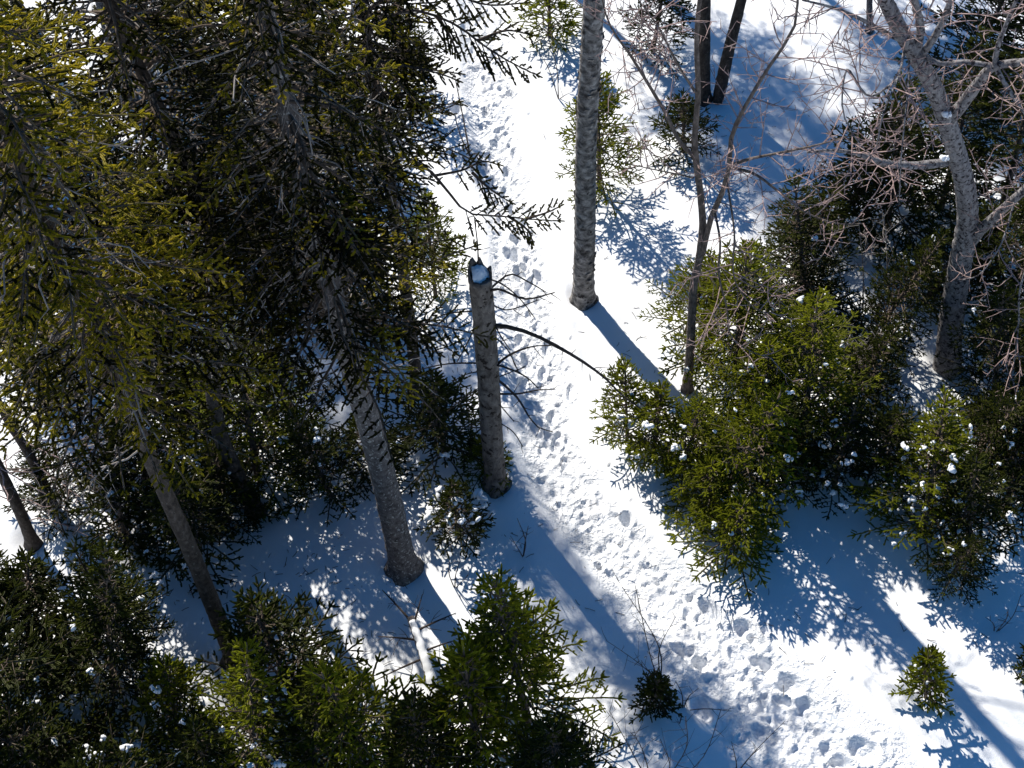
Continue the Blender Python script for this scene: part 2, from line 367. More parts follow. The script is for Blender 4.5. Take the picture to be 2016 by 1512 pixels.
    A.add(np.stack([X.ravel(), Y.ravel(), Z.ravel()], 1), np.concatenate([np.stack([a, b, c], 1), np.stack([a, c, d], 1)]), mask.ravel())
    return put('snow_ground', A.mesh('snow_ground', 'snow', True), kind='structure')

# ---------------------------------------------------------------- trunks
def trunk_points(pix, H=None, dY=None):
    b = G(*pix[0]); pts = [b]
    for k, q in enumerate(pix[1:]): pts.append(P(q[0], q[1], b[1] + (dY[k + 1] if dY else 0)))
    pts = np.array(pts) - b
    if H and pts[-1][2] < H:
        d = pts[-1] - pts[0] if len(pts) == 2 else pts[-1] - pts[len(pts) // 2]
        pts = np.concatenate([pts, [pts[-1] + d * (H - pts[-1][2]) / d[2]]])
    return b, pts
def trunk_mesh(pts, r0, r1, mat, seed, sides=18, flare=0.3, dz=0.045, jig=0.03, ridges=0):
    L = np.linalg.norm(np.diff(pts, axis=0), axis=1).sum(); n = max(8, int(L / dz))
    q = smooth_path(pts, n); q = np.concatenate([[q[0] - np.array([0, 0, 0.3])], q])
    z = q[:, 2] - q[0, 2] - 0.3; f = np.clip(z / max(q[-1, 2], 0.1), 0, 1)
    r = (r0 + (r1 - r0) * f) * (1 + flare * np.exp(-np.clip(z, 0, 9) / 0.1))
    A = Acc(); tube(A, q, r, sides, jig, np.random.default_rng(seed), True, 0, ridges, (0.55 if flare > 0.05 else 0) * np.exp(-np.clip(z + 0.03, 0, 9) / 0.07))
    return A.mesh('trunk', mat, True), q
def path_at(q, z):
    return np.array([np.interp(z, q[:, 2], q[:, k]) for k in range(3)])

def twigs(A, path, rng, L=0.5, r=0.005, step=0.09, depth=2, gain=0.62, up=0.25, start=0.25, curve=0.5):
    """fine bare twigs along a limb, forking"""
    path = np.asarray(path); s = np.concatenate([[0], np.cumsum(np.linalg.norm(np.diff(path, axis=0), axis=1))]); T = unit(np.gradient(path, axis=0))
    u = s[-1] * start
    while u < s[-1]:
        p = np.array([np.interp(u, s, path[:, k]) for k in range(3)]); d = unit(np.array([np.interp(u, s, T[:, k]) for k in range(3)]))
        v = unit(rng.normal(0, 1, 3)); v = unit(v - d * (v @ d))
        g = unit(d * rng.uniform(0.3, 0.9) + v); l = L * rng.uniform(0.4, 1.1) * (1.15 - 0.5 * u / s[-1])
        n = 5; q = [p]; w = rng.normal(0, 0.35, 3) * curve
        for i in range(n - 1):
            g = unit(g + (w + np.array([0, 0, up])) / n * 1.4 + rng.normal(0, 0.09, 3)); q.append(q[-1] + g * l / (n - 1))
        q = np.array(q); tube(A, q, np.linspace(r, r * 0.4, n), 3, cap=False)
        if depth > 1 and l > 0.12: twigs(A, q, rng, l * gain, r * 0.75, step * 1.15, depth - 1, gain, up, 0.3, curve)
        u += step * rng.uniform(0.6, 1.5)

def old_crown(q, z0, z1, R, seed, mat='old', n=70, tone=0.42, droop=0.07, sl=0.046, K=5, skip=None, latmax=0.36, azbias=None, bright=0.18):
    """crown of a tall spruce round trunk path q: drooping boughs with gaps, dead twigs between them"""
    rng = np.random.default_rng(seed); S = Shoots(); W = Acc(); D = Acc()
    for i in range(n):
        f = (i + rng.uniform(0, 1)) / n; z = z0 + (z1 - z0) * f; p = path_at(q, z)
        az = i * 2.399 + rng.normal(0, 0.5)
        if azbias is not None and rng.random() < 0.35: az = azbias + rng.normal(0, 0.6)
        L = R * (1 - 0.8 * f ** 1.5) * rng.uniform(0.55, 1.2)
        e0 = math.radians(rng.normal(-2, 10)); e1 = e0 - math.radians(rng.uniform(5, 30))
        path = arc(p, az, e0, e1, L, 7, rng, 0.1)
        bough(S, W, path, rng, rng.uniform(0.2, 0.45), sl, 0.0105, 0.038, 0.42, latmax, (rng.uniform(0.7, 0.95) if rng.random() < bright * (0.5 + f) else tone + rng.normal(0, 0.1)), droop, 0.013, 0.85)  # some boughs get a painted sunlit yellow, more of them higher up
    for i in range(int(n * 0.4)):
        z = z0 - 0.6 + (z1 - z0) * rng.uniform(0, 0.8)
        if z < 0.5: continue
        az = rng.uniform(0, 6.28); path = arc(path_at(q, z), az, math.radians(rng.normal(0, 15)), math.radians(rng.normal(-25, 12)), R * rng.uniform(0.3, 0.8), 6, rng, 0.2)
        tube(D, path, np.linspace(0.009, 0.0035, 6), 4, cap=False); twigs(D, path, rng, 0.25, 0.0035, 0.12, 1, 0.6, 0, 0.3)
    A = Acc(); S.build(A, K, rng)
    return A.mesh('crown', mat), W.mesh('crown_branches', 'wood'), D.mesh('dead_twigs', 'twig_grey')


# ---------------------------------------------------------------- young spruces: kinds shared by all of them
KINDS = {}
for key, args in {
    'tiny':   dict(seed=11, H=0.75, R=0.34, per=8, gap=0.075, K=8, sl=0.055),
    'small':  dict(seed=12, sl=0.06, H=1.15, R=0.5, per=7, gap=0.12, K=9),
    'small2': dict(seed=23, H=1.2, R=0.55, per=7, gap=0.12, K=9),
    'mid':    dict(seed=14, sl=0.066, H=1.9, R=0.68, per=6, gap=0.14, K=7),
    'mid2':   dict(seed=25, H=1.9, R=0.72, per=7, gap=0.135, K=7),
    'tall':   dict(seed=16, H=2.7, R=0.85, per=7, gap=0.155, K=7),
    'tall2':  dict(seed=27, sl=0.068, H=2.7, R=0.9, per=7, gap=0.155, K=7, thin=0.66)}.items():
    KINDS[key] = young_spruce(**args)

def clump_mesh(seed):
    """a few small pillows of snow run together"""
    r = np.random.default_rng(seed); A = Acc(); n = 7
    for k in range(r.integers(3, 5)):
        c = np.array([r.normal(0, 0.022), r.normal(0, 0.022), r.uniform(-0.008, 0.004)]); rx, ry = r.uniform(0.018, 0.045), r.uniform(0.011, 0.022); an = r.uniform(0, 3.14); V = []
        for rr, z in ((0.85, -0.012), (1.0, 0.002), (0.6, 0.016)):
            for j in range(n):
                a = 6.283 * j / n; x, y = math.cos(a) * rx * rr * r.uniform(.8, 1.15), math.sin(a) * ry * rr * r.uniform(.8, 1.15)
                V.append(c + [x * math.cos(an) - y * math.sin(an), x * math.sin(an) + y * math.cos(an), z])
        V.append(c + [0, 0, 0.022]); F = []
        for q in range(2):
            for j in range(n): m = (j + 1) % n; F += [[q*n+j, q*n+m, (q+1)*n+m], [q*n+j, (q+1)*n+m, (q+1)*n+j]]
        for j in range(n): F.append([2*n+j, 2*n+(j+1) % n, 3*n])
        A.add(V, F)
    return A.mesh('snow_clump', 'clump', True)
CLUMPS = [clump_mesh(k) for k in range(8)]

def spruce(kind, base, apex, rad, label, mat='young', snow=0, rz=0.0, group=None, big=1.0, seed=0):
    ne, st, (H0, R0) = KINDS[kind]
    b = G(*base); t = P(apex[0], apex[1], b[1]); H = max(0.3, t[2])
    o = thing('young_spruce', label, 'tree', b, group, rz)
    sx = rad / R0; sz = H / H0
    for nm, me in (('crown', ne), ('stem', st)):
        c = put(nm, me, o); c.scale = (sx, sx, sz)
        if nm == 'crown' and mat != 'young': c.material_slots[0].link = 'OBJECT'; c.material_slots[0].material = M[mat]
    lean = (t - b) / H; lean[2] = 0
    o.rotation_euler = (-math.atan(lean[1]), math.atan(lean[0]), rz)
    if snow:
        r = np.random.default_rng(100 + seed + int(base[0])); n = len(ne.vertices); co = np.empty(n * 3, np.float32); ne.vertices.foreach_get('co', co); co = co.reshape(-1, 3)
        for _ in range(int(snow * 2.0)):
            for _ in range(40):
                p = co[r.integers(n)]; f = p[2] / H0; q = math.hypot(p[0], p[1]) / (R0 * (1 - f) + 0.05)
                a = math.atan2(p[1], p[0]) + rz
                if 0.15 < f < 0.85 and q > 0.6: break
            c = put('snow_clump', CLUMPS[r.integers(8)], o); c.location = (p[0] * sx, p[1] * sx, p[2] * sz + 0.008)
            k = r.uniform(0.35, 0.95) * big; c.scale = (k, k, k * r.uniform(0.8, 1.4)); c.rotation_euler = (r.normal(0, 0.35), r.normal(0, 0.35), r.uniform(0, 6))
    HUMPS.append((b[0], b[1], 0.35, 0.03))
    return o

# ---- beside and beyond the trail
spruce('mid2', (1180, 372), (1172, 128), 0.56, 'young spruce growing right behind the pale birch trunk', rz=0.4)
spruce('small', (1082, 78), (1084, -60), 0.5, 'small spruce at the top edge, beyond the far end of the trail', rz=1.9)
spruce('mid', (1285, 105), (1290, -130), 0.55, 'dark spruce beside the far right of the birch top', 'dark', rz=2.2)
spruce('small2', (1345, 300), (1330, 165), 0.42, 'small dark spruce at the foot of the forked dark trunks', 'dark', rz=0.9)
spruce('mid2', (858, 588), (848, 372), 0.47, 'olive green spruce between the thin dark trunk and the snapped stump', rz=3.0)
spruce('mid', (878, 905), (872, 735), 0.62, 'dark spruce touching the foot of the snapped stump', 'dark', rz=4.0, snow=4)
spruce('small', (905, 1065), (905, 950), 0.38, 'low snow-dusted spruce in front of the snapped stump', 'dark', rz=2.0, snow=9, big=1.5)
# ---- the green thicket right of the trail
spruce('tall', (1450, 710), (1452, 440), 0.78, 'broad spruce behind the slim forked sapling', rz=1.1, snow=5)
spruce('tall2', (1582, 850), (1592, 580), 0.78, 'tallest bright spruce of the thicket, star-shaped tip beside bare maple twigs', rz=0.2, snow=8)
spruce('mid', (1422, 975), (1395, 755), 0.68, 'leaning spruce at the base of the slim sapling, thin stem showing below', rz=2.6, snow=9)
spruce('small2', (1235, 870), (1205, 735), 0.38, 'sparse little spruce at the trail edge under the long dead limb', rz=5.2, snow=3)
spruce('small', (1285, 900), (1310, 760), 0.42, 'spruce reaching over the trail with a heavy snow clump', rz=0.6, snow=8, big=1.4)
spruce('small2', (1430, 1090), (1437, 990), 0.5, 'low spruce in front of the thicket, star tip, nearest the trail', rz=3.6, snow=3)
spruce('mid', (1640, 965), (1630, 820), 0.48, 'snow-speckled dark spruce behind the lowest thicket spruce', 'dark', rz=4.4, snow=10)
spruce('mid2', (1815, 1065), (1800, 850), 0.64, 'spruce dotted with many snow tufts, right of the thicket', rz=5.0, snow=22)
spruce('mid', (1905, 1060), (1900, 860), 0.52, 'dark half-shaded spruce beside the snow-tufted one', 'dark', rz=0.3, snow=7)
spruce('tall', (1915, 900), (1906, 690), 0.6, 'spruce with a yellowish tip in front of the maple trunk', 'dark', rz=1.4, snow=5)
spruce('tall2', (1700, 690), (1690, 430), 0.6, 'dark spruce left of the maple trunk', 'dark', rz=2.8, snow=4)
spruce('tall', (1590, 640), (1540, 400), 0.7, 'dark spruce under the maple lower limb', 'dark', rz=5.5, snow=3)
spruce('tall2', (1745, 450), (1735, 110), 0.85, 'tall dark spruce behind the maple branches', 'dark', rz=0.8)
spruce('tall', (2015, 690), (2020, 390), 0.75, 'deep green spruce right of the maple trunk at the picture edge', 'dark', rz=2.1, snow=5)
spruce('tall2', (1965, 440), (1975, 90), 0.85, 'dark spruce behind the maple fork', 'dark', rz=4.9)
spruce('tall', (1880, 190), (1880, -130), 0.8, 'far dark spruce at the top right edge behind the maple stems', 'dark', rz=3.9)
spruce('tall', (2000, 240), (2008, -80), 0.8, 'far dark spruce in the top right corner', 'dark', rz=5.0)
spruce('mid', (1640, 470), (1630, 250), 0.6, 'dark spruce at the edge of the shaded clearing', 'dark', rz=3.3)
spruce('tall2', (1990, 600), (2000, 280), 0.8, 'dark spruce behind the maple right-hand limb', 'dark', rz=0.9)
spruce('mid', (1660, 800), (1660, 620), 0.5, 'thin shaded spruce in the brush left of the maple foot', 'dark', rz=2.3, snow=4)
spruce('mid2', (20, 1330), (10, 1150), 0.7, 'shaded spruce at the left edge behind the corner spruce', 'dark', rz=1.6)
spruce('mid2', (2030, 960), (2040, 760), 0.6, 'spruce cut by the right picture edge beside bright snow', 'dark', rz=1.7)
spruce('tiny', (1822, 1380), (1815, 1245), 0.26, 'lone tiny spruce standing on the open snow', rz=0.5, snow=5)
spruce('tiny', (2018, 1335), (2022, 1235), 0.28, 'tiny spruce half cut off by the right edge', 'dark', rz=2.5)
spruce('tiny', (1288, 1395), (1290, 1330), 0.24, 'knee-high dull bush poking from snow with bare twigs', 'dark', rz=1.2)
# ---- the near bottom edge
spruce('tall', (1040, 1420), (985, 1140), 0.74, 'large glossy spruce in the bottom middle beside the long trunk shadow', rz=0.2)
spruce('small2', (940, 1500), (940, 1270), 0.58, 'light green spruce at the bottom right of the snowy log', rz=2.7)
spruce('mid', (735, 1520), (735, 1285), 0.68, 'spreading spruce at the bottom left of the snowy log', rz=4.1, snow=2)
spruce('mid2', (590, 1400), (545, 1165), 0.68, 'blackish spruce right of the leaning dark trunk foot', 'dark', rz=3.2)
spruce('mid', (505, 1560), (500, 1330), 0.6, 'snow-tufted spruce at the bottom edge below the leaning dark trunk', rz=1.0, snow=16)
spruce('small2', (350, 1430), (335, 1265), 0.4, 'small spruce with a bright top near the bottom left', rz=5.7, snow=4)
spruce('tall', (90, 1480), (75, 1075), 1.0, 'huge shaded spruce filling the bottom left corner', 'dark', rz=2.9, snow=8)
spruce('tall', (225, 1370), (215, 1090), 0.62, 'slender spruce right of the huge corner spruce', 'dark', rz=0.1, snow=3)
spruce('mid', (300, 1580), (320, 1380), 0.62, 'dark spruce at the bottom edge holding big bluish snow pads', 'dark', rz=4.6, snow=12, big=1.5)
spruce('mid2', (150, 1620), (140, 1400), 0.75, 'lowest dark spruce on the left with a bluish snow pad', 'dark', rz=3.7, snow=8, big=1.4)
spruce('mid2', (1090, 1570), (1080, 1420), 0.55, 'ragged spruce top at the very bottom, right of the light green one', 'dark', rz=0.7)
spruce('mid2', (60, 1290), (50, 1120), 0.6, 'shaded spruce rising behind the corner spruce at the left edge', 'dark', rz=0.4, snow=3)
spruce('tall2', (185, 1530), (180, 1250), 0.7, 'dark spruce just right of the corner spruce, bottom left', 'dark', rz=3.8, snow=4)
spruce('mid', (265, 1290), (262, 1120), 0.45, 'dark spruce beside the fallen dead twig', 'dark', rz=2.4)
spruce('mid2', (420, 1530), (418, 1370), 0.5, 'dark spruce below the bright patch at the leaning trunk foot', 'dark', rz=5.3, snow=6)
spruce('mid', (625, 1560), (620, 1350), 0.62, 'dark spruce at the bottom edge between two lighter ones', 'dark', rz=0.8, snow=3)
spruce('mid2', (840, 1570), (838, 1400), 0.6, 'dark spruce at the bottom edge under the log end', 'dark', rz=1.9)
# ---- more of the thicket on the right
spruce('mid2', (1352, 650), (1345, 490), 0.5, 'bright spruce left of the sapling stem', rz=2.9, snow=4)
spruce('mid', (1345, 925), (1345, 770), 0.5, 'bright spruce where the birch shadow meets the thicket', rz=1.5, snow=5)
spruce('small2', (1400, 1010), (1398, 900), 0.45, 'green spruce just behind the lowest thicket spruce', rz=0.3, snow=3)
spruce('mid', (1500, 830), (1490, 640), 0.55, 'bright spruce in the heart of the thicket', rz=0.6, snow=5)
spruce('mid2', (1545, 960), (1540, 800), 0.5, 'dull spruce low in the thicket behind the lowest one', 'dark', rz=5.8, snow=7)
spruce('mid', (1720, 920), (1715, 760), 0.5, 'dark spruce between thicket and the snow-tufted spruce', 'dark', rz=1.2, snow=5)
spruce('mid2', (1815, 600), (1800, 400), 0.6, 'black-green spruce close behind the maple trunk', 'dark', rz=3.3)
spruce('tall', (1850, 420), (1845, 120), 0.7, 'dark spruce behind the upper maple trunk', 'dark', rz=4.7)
spruce('tall2', (1955, 800), (1960, 540), 0.6, 'dark spruce right of the maple foot', 'dark', rz=0.2, snow=4)
spruce('mid', (1560, 540), (1555, 350), 0.55, 'dark spruce at the near edge of the shaded clearing', 'dark', rz=2.7)
spruce('mid2', (1980, 1020), (1975, 840), 0.5, 'dark spruce behind the half-shaded one on the right', 'dark', rz=5.1, snow=4)
spruce('mid', (1870, 1140), (1872, 1010), 0.34, 'dark bough-heavy little spruce lowest in the right clump', 'dark', rz=1.1, snow=2)
# ---- under the tall trees on the left
spruce('mid', (430, 900), (420, 700), 0.6, 'dark spruce close behind the leaning dark trunk', 'dark', rz=0.4, snow=3)
spruce('mid2', (300, 950), (295, 760), 0.55, 'dark spruce left behind the leaning trunk', 'dark', rz=4.9, snow=4)
spruce('mid', (600, 860), (600, 660), 0.5, 'spruce between the leafy dark spruce and the thick trunk', 'dark', rz=3.0, snow=3)
spruce('mid2', (455, 1040), (450, 900), 0.45, 'low dark spruce right of the leaning dark trunk', 'dark', rz=1.7, snow=5)
spruce('small', (740, 930), (742, 810), 0.45, 'dark low spruce right of the thick trunk', 'dark', rz=2.2, snow=4)
spruce('small2', (955, 935), (950, 870), 0.3, 'tuft of green spruce hugging the stump foot', rz=3.9)
spruce('tall2', (510, 950), (490, 650), 0.78, 'leafy dark spruce left of the thick grey trunk', 'young', rz=1.3, snow=6)
spruce('mid', (655, 985), (660, 800), 0.48, 'dark spruce leaning against the thick grey trunk', 'dark', rz=3.5, snow=5)
spruce('mid', (395, 1080), (380, 880), 0.62, 'thin spruce crossing behind the leaning dark trunk', 'dark', rz=5.1, snow=5)
spruce('small', (250, 1080), (240, 940), 0.5, 'scrubby spruce left of the leaning dark trunk', 'dark', rz=0.9, snow=4)
spruce('small2', (120, 1010), (115, 900), 0.42, 'scrubby little spruce between the thin left trunks', 'dark', rz=2.0)
spruce('tall', (330, 800), (310, 520), 0.72, 'shaded spruce below the yellow-green boughs', 'dark', rz=4.2, snow=4)
spruce('mid2', (690, 640), (690, 440), 0.55, 'shaded spruce behind the thick trunk, left of the thin trunk', 'dark', rz=1.8)
spruce('mid', (560, 500), (560, 270), 0.65, 'far shaded spruce deep behind the thick trunk', 'dark', rz=3.1)
spruce('mid2', (200, 480), (195, 260), 0.65, 'far spruce behind the upper left boughs', 'dark', rz=0.6)
spruce('tall', (640, 260), (640, -20), 0.75, 'far spruce left of the upper trail', 'dark', rz=2.2)
spruce('tall', (60, 250), (50, -10), 0.85, 'far spruce behind the top left corner boughs', 'dark', rz=1.5)
spruce('tall2', (110, 640), (95, 380), 0.75, 'shaded spruce beneath the yellow-green boughs at the left edge', 'dark', rz=3.4)
spruce('tall2', (470, 300), (462, 30), 0.8, 'dark spruce behind the dead twigs of the upper left trunk', 'dark', rz=0.5)
spruce('tall', (330, 120), (320, -140), 0.85, 'far dark spruce at the top edge left of the thick trunk', 'dark', rz=4.0)
spruce('tall2', (540, 110), (540, -160), 0.85, 'far dark spruce behind the thick trunk at the top edge', 'dark', rz=2.0)
spruce('mid', (800, 170), (800, -20), 0.55, 'far spruce by the upper trail, under the hanging boughs', 'dark', rz=4.9)

# ---------------------------------------------------------------- tall spruces
def tall_spruce(pix, H, r0, label, z0, R, seed, n=70, bark='spruce_bark', mat='old', tone=0.42, azbias=None, crown=True, r1=None, name='tall_spruce', latmax=0.36, bright=0.18):
    b, pts = trunk_points(pix, H)
    me, q = trunk_mesh(pts, r0, r1 or r0 * 0.3, bark, seed)
    o = thing(name, label, 'tree', b); put('trunk', me, o); HUMPS.extend([(b[0], b[1], 0.17, -0.1), (b[0] - 0.05, b[1] + 0.05, 0.4, 0.05)])
    if crown:
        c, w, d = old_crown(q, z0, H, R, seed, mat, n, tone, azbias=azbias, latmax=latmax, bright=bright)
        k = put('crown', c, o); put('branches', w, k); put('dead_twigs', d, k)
    return o, q, b
T1, q1, b1 = tall_spruce([(795, 1118), (745, 900), (692, 715), (648, 560), (590, 320), (520, 20)], 8.2, 0.12, 'thick grey spruce trunk leaning up through the middle-left crowns', 3.35, 0.95, 41, 310, tone=0.2)
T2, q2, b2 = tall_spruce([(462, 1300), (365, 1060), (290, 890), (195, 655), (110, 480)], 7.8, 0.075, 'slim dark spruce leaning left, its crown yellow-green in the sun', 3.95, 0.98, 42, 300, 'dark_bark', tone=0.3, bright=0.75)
T7, q7, b7 = tall_spruce([(822, 772), (805, 620), (785, 480), (757, 312), (716, 30)], 7.0, 0.062, 'thin dark spruce whose bough hangs out over the trail', 2.95, 0.72, 43, 260, 'dark_bark', tone=0.18)
T5, q5, b5 = tall_spruce([(505, 1010), (435, 860), (405, 430), (350, 290), (278, 140)], 7.6, 0.075, 'dark spruce trunk with dead grey twigs in the upper left', 3.2, 1.0, 44, 250, 'dark_bark', tone=0.2, bright=0.25)

def tree_copy(src, base, label, rz, s):
    b = G(*base); o = thing('tall_spruce', label, 'tree', b, None, rz, s)
    for ch in src.children:
        c = ch.copy(); C.objects.link(c); c.parent = o
        for g in ch.children:
            d = g.copy(); C.objects.link(d); d.parent = c
    return o
tree_copy(T5, (436, 320), 'far thin spruce seen through the gap at the upper left', 2.0, 0.85)
tree_copy(T7, (95, 665), 'grey spruce trunk at the left edge, above the thin trunks', 1.2, 0.8)
tree_copy(T5, (60, 60), 'spruce in the top left corner', 0.7, 0.9)
tree_copy(T1, (250, 190), 'farthest tall spruce at the top left', 4.4, 0.8)

for x, y, src, rz, sz, lb in ((0.3, 8.4, T1, 0.5, 0.95, 'tall spruce beyond the top edge, its shadow lying across the far clearing'), (1.7, 8.9, T2, 2.0, 1.0, 'taller spruce beyond the top edge, behind the forked dark trunks'), (3.2, 8.3, T5, 3.3, 0.95, 'spruce beyond the top edge, behind the maple stems'), (-0.2, 7.3, T7, 0.9, 1.1, 'slim spruce beyond the top edge, just right of the far trail'), (-6.6, 8.6, T1, 1.5, 1.0, 'spruce beyond the top left corner, shading the snow under the boughs'), (-8.4, 7.2, T2, 4.0, 1.0, 'outermost spruce beyond the upper left edge')):
    o = tree_copy(src, (1000, 0), lb, rz, sz)
    o.location = (x, y, 0.0); o['group'] = 'tall spruces beyond the top edge'

for pix, r0, label, seed in (([(66, 1072), (40, 1010), (-10, 905)], 0.055, 'thin bare dark trunk rising at the left edge above the corner spruce', 51),
                       ([(95, 1000), (60, 900), (20, 835), (-30, 740)], 0.045, 'thin dark trunk above the lowest left-edge trunk', 52),
                       ([(92, 785), (40, 695), (0, 610), (-30, 540)], 0.05, 'thin dark trunk crossing bright snow at the left edge', 53)):
    o, q, b = tall_spruce(pix, 5.0, r0, label, 3, 0.6, seed, bark='dark_bark', crown=False, name='bare_tree')
    D = Acc(); r = np.random.default_rng(seed)
    for i in range(26):
        z = r.uniform(0.4, 3.2); pa = arc(path_at(q, z), r.uniform(0, 6.28), r.normal(0, 0.3), r.normal(0, 0.4), r.uniform(0.3, 0.8), 6, r, 0.2)
        tube(D, pa, np.linspace(0.007, 0.003, 6), 4, cap=False); twigs(D, pa, r, 0.25, 0.003, 0.1, 1, 0.6, 0.1)
    put('dead_twigs', D.mesh('dead_twigs', 'twig_red'), o)

# the bough of the thin dark spruce that hangs over the trail, and the ones above it
def over_bough(pix, seed, parent, org, dY, tone=0.25, sl=0.046):
    r = np.random.default_rng(seed); S = Shoots(); W = Acc()
    for line, bare in pix:
        p = smooth_path([P(x, y, org[1] + dY) - org for x, y in line], 12)
        bough(S, W, p, r, bare, sl, 0.0105, 0.034, 0.4, 0.24, tone, 0.2, 0.016)
    A = Acc(); S.build(A, 7, r)
    w = put('bough', W.mesh('bough', 'twig_dark'), parent); put('needles', A.mesh('needles', 'old'), w); return w
over_bough([([(790, 305), (845, 335), (880, 375), (925, 420), (985, 425), (1045, 432), (1105, 435)], 0.5), ([(860, 345), (910, 335), (955, 318), (985, 325)], 0.3),
            ([(930, 340), (965, 372), (1000, 395), (1010, 400)], 0.1), ([(1040, 430), (1085, 415), (1105, 405)], 0.2), ([(1000, 425), (1040, 455), (1050, 480)], 0.2)], 61, T7, b7, -0.35)
over_bough([([(730, 60), (800, 20), (890, 45), (960, 95), (1010, 125), (1062, 150)], 0.3), ([(860, 30), (890, 80), (905, 115)], 0.2), ([(740, 120), (800, 130), (880, 150), (905, 160)], 0.2),
            ([(735, 180), (800, 190), (840, 215)], 0.2), ([(940, 80), (1000, 60), (1050, 70)], 0.2), ([(700, 40), (770, -10), (860, -20), (960, 10), (1040, 5)], 0.2)], 62, T7, b7, -0.25)
over_bough([([(575, 300), (640, 330), (710, 380), (780, 420)], 0.3), ([(600, 380), (680, 430), (740, 500)], 0.3), ([(570, 200), (660, 210), (760, 260), (830, 300)], 0.3), ([(640, 520), (720, 560), (790, 610)], 0.3), ([(660, 600), (730, 640), (770, 690)], 0.3)], 63, T1, b1, -0.2, 0.3)

# ---------------------------------------------------------------- the snapped stump
b, pts = trunk_points([(976, 955), (966, 820), (957, 680), (945, 545)])
o = thing('snapped_trunk', 'snapped bare trunk capped with snow, dead branches on both sides', 'dead tree', b); HUMPS.extend([(b[0], b[1], 0.17, -0.1), (b[0] - 0.05, b[1] + 0.05, 0.4, 0.05)])
me, q = trunk_mesh(pts, 0.099, 0.09, 'snag_bark', 71, 20, 0.2); put('trunk', me, o)
top = pts[-1]; A = Acc(); n = 20; r = np.random.default_rng(7); a = np.arange(n) * 2 * math.pi / n
hgt = np.clip(0.01 + 0.07 * np.clip(np.sin(a - 0.9), 0, 1) + np.where(np.sin(a) > -0.3, 0.11 * r.uniform(0, 1, n) ** 2.5, r.uniform(0, 0.015, n)), 0.005, 0.2)
ro, ri = 0.094, 0.076; dirs = np.stack([np.cos(a), np.sin(a), 0 * a], 1)
V = np.concatenate([top + dirs * ro - [0, 0, .04], top + dirs * ro * 0.99 + np.stack([0*a, 0*a, hgt], 1), top + dirs * ri + np.stack([0*a, 0*a, hgt * 0.8], 1), top + dirs * ri * 0.9 - [0, 0, .03]])
F = []
for k in range(3):
    for j in range(n): m = (j + 1) % n; F += [[k*n+j, k*n+m, (k+1)*n+m], [k*n+j, (k+1)*n+m, (k+1)*n+j]]
A.add(V, F); put('broken_rim', A.mesh('broken_rim', 'snag_bark'), o)
A = Acc(); rr = np.linspace(0, 1, 6)
V = [[0, 0, 0.06]]; F = []
for i, f in enumerate(rr[1:]):
    for j in range(n): V.append([math.cos(a[j]) * f * 0.083 * (0.86 + 0.14 * math.sin(a[j] * 3 + 1)), math.sin(a[j]) * f * 0.083 * (0.86 + 0.14 * math.sin(a[j] * 2 + 0.4)), 0.05 * (1 - f * f) * 0.6 + 0.03 + 0.045 * f * math.sin(a[j] - 0.6) + r.normal(0, 0.007) * f])
for j in range(n): F.append([0, 1 + j, 1 + (j + 1) % n])
for k in range(4):
    for j in range(n): m = (j + 1) % n; F += [[1+k*n+j, 1+(k+1)*n+j, 1+(k+1)*n+m], [1+k*n+j, 1+(k+1)*n+m, 1+k*n+m]]
A.add(np.array(V) + top, F); put('snow_cap', A.mesh('snow_cap', 'clump', True), o)
